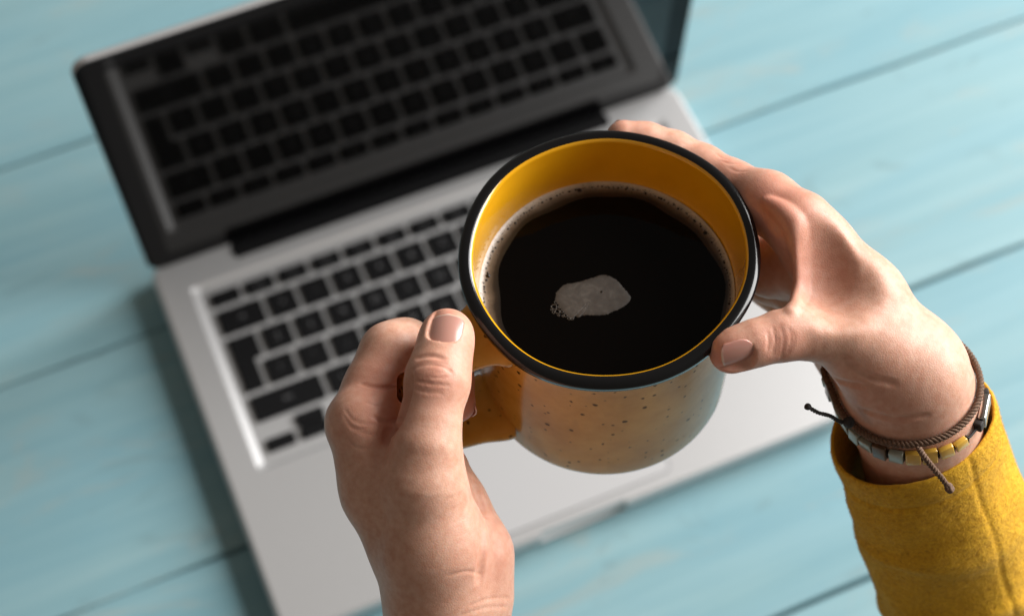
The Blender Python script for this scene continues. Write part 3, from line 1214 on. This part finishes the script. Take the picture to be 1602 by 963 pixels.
# back of the hand; the forearm drops away from the camera towards the elbow
A2 = np.array([.42, -.91]); PHI = math.radians(44)
ARM = np.array([A2[0] * math.cos(PHI), A2[1] * math.cos(PHI), -math.sin(PHI)])
ARN = np.array([A2[0] * math.sin(PHI), A2[1] * math.sin(PHI), math.cos(PHI)])
W0 = P(1420, 601, 505)
chain(g, d, [(1250, 352, 502, 10.0), (1345, 470, 500, 12.5), (1416, 585, 499, 15.0)], 7)
chain(g, d, [(1254, 402, 517, 10.4), (1345, 500, 514, 12.0), (1416, 590, 508, 15.4)], 7)
chain(g, d, [(1262, 452, 531, 9.8), (1340, 530, 526, 11.5), (1410, 600, 516, 15)], 7)
chain(g, d, [(1272, 495, 543, 9.0), (1345, 560, 535, 11.0), (1405, 605, 520, 14)], 7)
chain(g, d, [(1345, 560, 520, 10.0), (1390, 615, 512, 13.0)], 6)
for o_ in (-3.5, 3.5):
    a_, b_, c_ = W0 - ARM * 6 + ARN * o_, W0 + ARM * 10 + ARN * o_, W0 + ARM * 55 + ARN * o_
    add(g, d, a_, b_, 16.2, 16.4, 7)
    add(g, d, b_, c_, 16.8, 18, 7)
# thumb
th = g.new()
chain(g, th, [(1405, 588, 498, 14), (1370, 555, 494, 13.0), (1310, 513, 490, 10.4), (1265, 514, 487, 8.3), (1222, 525, (t_tip + 486) / 2, 7.0)], 4)
chain(g, th, [(1222, 525, (t_tip + 486) / 2, 7.0), (1180, 537, t_tip + .5, 6.3), (1150, 547, t_tip, 5.8), (1141, 551, t_tip, 5.6)], 3)
# web
wb = g.new()
for q in ([(1300, 506, 491, 8), (1296, 455, 496, 6.5), (1275, 372, 501, 8)], [(1330, 506, 495, 8), (1322, 455, 499, 7.5), (1292, 390, 502, 8)]):
    chain(g, wb, q, 5)
# index
ix = g.new()
cm = lambda x, y, r_: in_cam(x, y, r_, True)
chain(g, ix, [(1250, 352, 502, 10.0), (1200, 316, (f_pip + 500) / 2, 8.8), (1142, 290, f_pip, 7.7)], 4)
chain(g, ix, [(1142, 290, f_pip, 7.7), (1098, 263, cm(1098, 263, 48.6), 7.0), (1052, 240, f_dip, 6.7)], 3)
chain(g, ix, [(1052, 240, f_dip, 6.7), (1010, 225, cm(1010, 225, 47.4), 6.3), (976, 216, f_tip, 5.6)], 3)
# the other fingers round the body of the mug
rest = g.new()
for n_, (px, py, dd, yo, dz) in enumerate(((1254, 402, 517, 78, 14), (1262, 452, 531, 92, 30), (1272, 495, 543, 100, 44))):
    q = g.new()
    chain(g, q, [(px, py, dd, 10 - .5 * n_), (1208, 338 + yo, (f_pip + 500) / 2 + dz, 9.2 - .4 * n_), (1142, 300 + yo, cm(1142, 300 + yo, 48.8), 7.9 - .4 * n_), (1060, 255 + yo, cm(1060, 255 + yo, 47.6), 6.9 - .3 * n_)], 4)
    rest = merge(rest, q, .8)
d = merge(d, rest, 3.0)
d = merge(d, ix, 2.0)
d = merge(d, th, 4.0)
d = merge(d, wb, 4.0)
# hollow under the web, and the dip behind it
cut(g, d, P(1216, 378, 487), P(1224, 452, 489), 6.6, 7.0, 2.5)
s_ = surf(g, d, 1312, 425)
cut(g, d, s_ + g.grad(d, s_) * 15.2, s_ + g.grad(d, s_) * 15.2 + [2, -4, 0], 16.5, 16.5, 4)
# fingers lie flat against the glaze
for gx in (0,):
    X, Y, Z = g.pts((slice(None),) * 3)
    o_ = to_view(MC); e0, e1 = CAM_R.T @ np.array([1., 0, 0]), CAM_R.T @ np.array([0, 1., 0])
    qx, qy, qz = X - o_[0], Y - o_[1], Z - o_[2]
    rho = np.sqrt((qx * e0[0] + qy * e0[1] + qz * e0[2]) ** 2 + (qx * e1[0] + qy * e1[1] + qz * e1[2]) ** 2)
    d = -smin(-d, (rho - 41.6).astype(np.float32), .6)
for q in ([(1196, 316), (1222, 330), (1243, 352), (1256, 388), (1260, 428), (1252, 464), (1234, 488)],):
    S_ = []
    for x, y in catmull(np.array(q, float), 5):
        s_ = surf(g, d, x + 7, y)
        if s_ is not None:
            S_.append(s_)
    S_ = np.array(S_)
    for _ in range(12):
        S_[1:-1] = .5 * S_[1:-1] + .25 * (S_[2:] + S_[:-2])
    for i_ in range(len(S_) - 1):
        r_ = .9 + 2.0 * math.sin(math.pi * (i_ + .5) / len(S_))
        add(g, d, S_[i_] + [-.6, 0, -.6 * r_], S_[i_ + 1] + [-.6, 0, -.6 * r_], r_, r_, 2.2)
for x, y, dp in ((1286, 368, 1.0), (1292, 405, 1.2), (1290, 440, .8)):
    s_ = surf(g, d, x, y)
    gn = g.grad(d, s_)
    cut(g, d, s_ + gn * (9 - dp), s_ + gn * (9 - dp) + [0, -3, 0], 9, 9, 3)
for c_ in ([(1210, 512), (1213, 532), (1210, 555)], [(1221, 508), (1226, 532), (1222, 560)], [(1234, 512), (1238, 530), (1233, 552)], [(1201, 520), (1203, 536), (1201, 548)]):
    crease(g, d, c_, .4, .13, .45)
for c_ in ([(1206, 516), (1208, 540), (1205, 556)], [(1216, 508), (1219, 530), (1217, 556)], [(1228, 510), (1232, 532), (1227, 556)], [(1240, 515), (1243, 530), (1240, 546)]):
    crease(g, d, c_, .35, .12, .25)
for c_ in ([(1118, 238), (1128, 246), (1140, 250)], [(1130, 252), (1142, 256), (1158, 256)], [(1140, 262), (1152, 268), (1170, 268)]):
    crease(g, d, c_, .4, .1, .3)
for c_ in ([(1290, 585), (1320, 598), (1350, 604)], [(1320, 560), (1360, 590), (1400, 600)], [(1345, 640), (1400, 655), (1450, 650)]):
    crease(g, d, c_, .5, .12, 1.4)
nf_c = surf(g, d, 1156, 557)
ax_ = P(1141, 551, t_tip) - P(1180, 537, t_tip + .5)
fr_r = nail_frame(nf_c - np.array([-.1, -.45, .88]) * .35, ax_, (-.05, -.72, .75))
carve_nail(g, d, fr_r, 9.2, 9.6, 6.4)
spots = [(surf(g, d, 1222, 535), 9, .55), (surf(g, d, 1128, 560) if surf(g, d, 1128, 560) is not None else P(1130, 560, t_tip), 8, .8), (surf(g, d, 1275, 310), 12, .4), (P(984, 216, f_tip), 12, .4), (P(1142, 290, f_pip), 14, .7), (P(1205, 340, 500), 16, .9), (P(1225, 420, 500), 18, .7), (surf(g, d, 1380, 620), 16, .2)]
HR = hand_object(g, d, PROOT, spots, person)
add_nail(HR, PROOT, fr_r, 9.2, 9.6, 6.4)
ia, ib = P(1010, 225, cm(1010, 225, 47.4)), P(976, 216, f_tip)
n_ = (to_world(ib) - MC) * [1, 1, 0]; n_ = CAM_R.T @ (n_ / np.linalg.norm(n_)); a_ = (ib - ia) / np.linalg.norm(ib - ia); n_ = n_ - a_ * (n_ @ a_); n_ /= np.linalg.norm(n_)
fr_i = nail_frame(ib - a_ * .4 + n_ * 5.2, a_, n_)
add_nail(HR, PROOT, fr_i, 7.2, 8.0, 5.2)

# ---- bracelets on the wrist -----------------------------------------------
def wrist_ring(C, ax, off, tilt=(0, 0), n=96, g=g, d=d):
    ax = ax / np.linalg.norm(ax)
    e1 = np.cross(ax, [0, 0, 1.0]); e1 /= np.linalg.norm(e1)
    e2 = np.cross(ax, e1)
    if e2[2] < 0:
        e2 = -e2
    out, nr = [], []
    rs = np.arange(4, 32, .25)
    for k in range(n):
        th_ = 2 * math.pi * k / n
        u = math.cos(th_) * e1 + math.sin(th_) * e2
        u = u + ax * (tilt[0] * math.cos(th_) + tilt[1] * math.sin(th_))
        v = g.sample(d, C + rs[:, None] * u)
        i = int(np.argmax(v > 0))
        if v[i] <= 0:
            i = 60
        out.append(rs[i])
        nr.append(u)
    out = np.array(out)
    for _ in range(6):
        out = .5 * out + .25 * (np.roll(out, 1) + np.roll(out, -1))
    nr = np.array(nr)
    return C + (out + off)[:, None] * nr, nr, (e1, e2)


def resample(path, n, closed=True):
    q = np.vstack([path, path[:1]]) if closed else path
    s = np.concatenate([[0], np.cumsum(np.linalg.norm(np.diff(q, axis=0), axis=1))])
    t = np.linspace(0, s[-1], n, endpoint=not closed)
    return np.stack([np.interp(t, s, q[:, k]) for k in range(3)], 1)


def braid(path, nrm, R_, r_, turns, strands, closed=True, seg=6):
    m = len(path)
    T = np.roll(path, -1, 0) - np.roll(path, 1, 0) if closed else np.gradient(path, axis=0)
    T /= np.linalg.norm(T, axis=1)[:, None]
    N_ = nrm - T * (nrm * T).sum(1)[:, None]; N_ /= np.linalg.norm(N_, axis=1)[:, None]
    B_ = np.cross(T, N_)
    ps = []
    for s_ in range(strands):
        a = 2 * math.pi * (turns * np.arange(m) / m + s_ / strands)
        ps.append(tube(path + R_ * (np.cos(a)[:, None] * N_ + np.sin(a)[:, None] * B_), r_, seg, closed))
    return join(ps)


C1 = W0 + ARM * .5
ring1, nr1, _ = wrist_ring(C1, ARM, 1.2)
BROOT = to_world(C1)
cb = empty("cord_bracelet", BROOT, "braided brown cord bracelet, the one nearer the hand, with a loose dark tail", "bracelet", None)
rp1 = resample(ring1, 600); rn1 = rp1 - C1
mesh_obj("braided_cord", *(lambda vf: (to_world(vf[0]), vf[1]))(braid(rp1, rn1, .58, .56, 38, 3)), M['cord'], cb, BROOT)
tail = catmull(np.array([P(1330, 662, 496), P(1314, 659, 494), P(1298, 650, 492), P(1280, 645, 491), P(1262, 635, 490)]), 10)
tn = np.tile([0., 0, 1], (len(tail), 1))
mesh_obj("tail", *(lambda vf: (to_world(vf[0]), vf[1]))(braid(tail, tn, .35, .38, 9, 2, False)), M['dark_cord'], cb, BROOT)


def knot(c, r_):
    ps = []
    for k in range(3):
        e = RNG.normal(size=3); e /= np.linalg.norm(e)
        f_ = np.cross(e, [.3, .5, .8]); f_ /= np.linalg.norm(f_); h_ = np.cross(e, f_)
        loop = [c + r_ * .62 * (math.cos(a) * f_ + math.sin(a) * h_) + e * .2 * math.sin(2 * a) for a in np.linspace(0, 2 * math.pi, 18, endpoint=False)]
        ps.append(tube(loop, r_ * .48, 8, True))
    v, f = join(ps)
    return to_world(v), f


mesh_obj("knot", *knot(P(1264, 636, 490), 1.0), M['dark_cord'], cb, BROOT)
mesh_obj("knot", *knot(P(1328, 660, 494), 1.6), M['dark_cord'], cb, BROOT)

C2 = W0 + ARM * 6.5
ring2, nr2, (e1_, e2_) = wrist_ring(C2, ARM, .9, (-.06, .02))
BROOT2 = to_world(C2)
bb = empty("beaded_bracelet", BROOT2, "yellow and pale tile bead bracelet with a steel bar, nearer the sleeve cuff", "bracelet", None)
rp2 = resample(ring2, 400); rn2 = rp2 - C2; rn2 /= np.linalg.norm(rn2, axis=1)[:, None]
per = np.linalg.norm(np.diff(np.vstack([rp2, rp2[:1]]), axis=0), axis=1)
S = np.concatenate([[0], np.cumsum(per)]); TOT = S[-1]
T2 = np.roll(rp2, -1, 0) - np.roll(rp2, 1, 0); T2 /= np.linalg.norm(T2, axis=1)[:, None]
mesh_obj("thread", *(lambda vf: (to_world(vf[0]), vf[1]))(tube(rp2, .45, 6, True)), M['dark_cord'], bb, BROOT2)
pxy = np.stack([PW / 2 - rp2[:, 0] / rp2[:, 2] * FPX, PH / 2 + rp2[:, 1] / rp2[:, 2] * FPX], 1)


def bead_at(sv, ln_, wd, th_, mat, name):
    i = int(np.searchsorted(S, sv % TOT)) % len(rp2)
    t_, n_ = T2[i], rn2[i] - T2[i] * (rn2[i] @ T2[i])
    n_ /= np.linalg.norm(n_); b_ = np.cross(t_, n_)
    if name == 'bead':
        n_ = n_ + RNG.normal(0, .09, 3); b_ = b_ + RNG.normal(0, .09, 3); wd *= RNG.uniform(.85, 1.1)
    v, f = slab(-ln_ / 2, -wd / 2, ln_ / 2, wd / 2, -th_ / 2, th_ / 2, .45, .35, 2)
    v = np.asarray(v)
    v = rp2[i] + v[:, :1] * t_ + v[:, 1:2] * b_ + v[:, 2:3] * n_
    return mesh_obj(name, to_world(v), f, mat, bb, BROOT2), i


nb = 30
step = TOT / nb
for k in range(nb):
    sv = k * step
    i = int(np.searchsorted(S, sv)) % len(rp2)
    x = pxy[i, 0]
    front = rn2[i][2] > -.1
    if front and x > 1510:
        continue
    mt = M['bead_w'] if x < 1405 else M['bead_y'] if x < 1505 else M['bead_b']
    if k % 6 == 3:
        mt = M['bead_b']
    bead_at(sv, step * .9, 4.7, 1.8, mt, "bead")
    bead_at(sv + step / 2, step * .12, 2.6, 1.5, M['dark_cord'], "spacer")
ibar = int(np.argmin(np.hypot(pxy[:, 0] - 1531, pxy[:, 1] - 640) + 1000 * (rn2[:, 2] < -.2)))
bar, _ = bead_at(S[ibar], 9.5, 4.8, 2.2, M['steel'], "steel_bar")
for o_ in (-6, 6):
    bead_at(S[ibar] + o_, 2.2, 3.4, 2.6, M['dark_cord'], "cord_wrap")
tail = catmull(np.array([P(1437, 700, 488), P(1446, 714, 485), P(1458, 729, 485), P(1472, 746, 486), P(1484, 762, 488)]), 12)
mesh_obj("tail", *(lambda vf: (to_world(vf[0]), vf[1]))(braid(tail, np.tile([0., 0, 1], (len(tail), 1)), .5, .5, 8, 2, False)), M['cord'], bb, BROOT2)
mesh_obj("knot", *knot(P(1485, 763, 488), 1.5), M['cord'], bb, BROOT2)

# ---- sleeve ---------------------------------------------------------------------
from mathutils import noise as mnoise
SC = P(1427, 663, 518)
AX2 = np.array([.47, -.883]); ph_ = math.radians(41)
SAX = np.array([AX2[0] * math.cos(ph_), AX2[1] * math.cos(ph_), -math.sin(ph_)])
SE1 = np.cross(SAX, [0, 0, 1.0]); SE1 /= np.linalg.norm(SE1)          # to one side in the picture
SE2 = np.cross(SAX, SE1)
if SE2[2] < 0:
    SE2 = -SE2                                                          # towards the camera
NT_, NL = 220, 230
LEN = 150.0


def sleeve_pt(th_, t_, inner=0.0):
    ca, sa = math.cos(th_), math.sin(th_)
    rx = 25.0 + 7.0 * (t_ / LEN) ** .8 + 1.0 * math.exp(-(t_ / 6) ** 2)
    ry = 22.5 + 5.0 * (t_ / LEN) ** .8
    q = Vector((ca * 1.6, sa * 1.6, t_ * .045))
    f = 1.1 * mnoise.noise(q + Vector((3, 1, 2))) * min(1, t_ / 18 + .25)
    # diagonal pull folds
    f += 1.5 * mnoise.noise(Vector((ca * .8 + .02 * t_, sa * .9, t_ * .06 + .8 * sa))) * min(1, t_ / 25)
    f += 1.7 * max(0, math.sin(t_ * .15 + 2.2 * sa + 1.2 * ca + .6 + 2.5 * mnoise.noise(Vector((ca, sa, t_ * .03))))) ** 3 * min(1, max(0, (t_ - 14) / 20)) * (.5 + .5 * math.cos(th_ - 1.0)) ** 2
    f += .16 * mnoise.noise(Vector((ca * 9, sa * 9, t_ * .4)))
    # hem stitching and the long seam
    f -= .55 * math.exp(-((t_ - 11.5) / 1.0) ** 2)
    f += .35 * math.exp(-((t_ - 6) / 4.0) ** 2)
    dth = (th_ - 1.86 + .0012 * t_ + math.pi) % (2 * math.pi) - math.pi
    f -= .45 * math.exp(-(dth * 26 / .9) ** 2)
    edge = .8 * math.sin(2 * th_ + .7) + .5 * math.sin(3 * th_ + 2)
    k = 1.0 if t_ < 30 else max(0, 1 - (t_ - 30) / 30)
    return SC + SAX * (t_ + edge * k) + SE1 * (rx + f - inner) * ca + SE2 * (ry + f - inner) * sa


V = []
prof = [(22, 1.6), (12, 1.5), (5, 1.45), (1.3, 1.4), (.4, 1.2), (.05, .8), (.12, .35), (.5, .1)]
tt = [(a, b) for a, b in prof] + [(x, 0.0) for x in np.linspace(1.4, LEN, NL)]
ths = np.linspace(0, 2 * math.pi, NT_, endpoint=False)
V = np.array([sleeve_pt(a, t_, i_) for t_, i_ in tt for a in ths])
m = len(tt)
i, j = np.meshgrid(np.arange(m - 1), np.arange(NT_), indexing='ij'); j2 = (j + 1) % NT_
F = np.stack([i * NT_ + j, i * NT_ + j2, (i + 1) * NT_ + j2, (i + 1) * NT_ + j], -1).reshape(-1, 4)
Wv = to_world(V)
slv = mesh_obj("sleeve", Wv, F, M['wool'], person, PROOT)
# loose fibres of the felted wool
NF = 26000
ci = RNG.integers(7 * NT_, (m - 60) * NT_, NF)
a_, b_, c_, e_ = (V[F[ci % len(F)][:, k]] for k in range(4))
nrm = np.cross(b_ - a_, e_ - a_); nrm /= np.linalg.norm(nrm, axis=1)[:, None]
ctr = (SC + ((a_ - SC) @ SAX)[:, None] * SAX)
sg = np.sign(((a_ - ctr) * nrm).sum(1)); nrm *= sg[:, None]
u = RNG.random((NF, 2))
base_p = a_ + (b_ - a_) * u[:, :1] + (e_ - a_) * u[:, 1:]
rd = RNG.normal(size=(NF, 3)); tg = rd - nrm * (rd * nrm).sum(1)[:, None]; tg /= np.linalg.norm(tg, axis=1)[:, None]
L_ = RNG.uniform(.5, 1.3, NF)[:, None]
h_ = RNG.uniform(.15, .6, NF)[:, None]
wv = np.cross(tg, nrm) * .045
p0 = base_p - nrm * .05; p1 = base_p + tg * L_ * .5 + nrm * h_ * .8; p2 = base_p + tg * L_ + nrm * h_ * .55
FV = np.stack([p0 - wv, p0 + wv, p1 + wv, p1 - wv, p2 + wv * .5, p2 - wv * .5], 1).reshape(-1, 3)
o = np.arange(NF)[:, None] * 6
FF = np.concatenate([o + [0, 1, 2, 3], o + [3, 2, 4, 5]])
fz = mesh_obj("wool_fuzz", to_world(FV), FF, M['wool'], slv, PROOT)
fz["kind"] = "stuff"
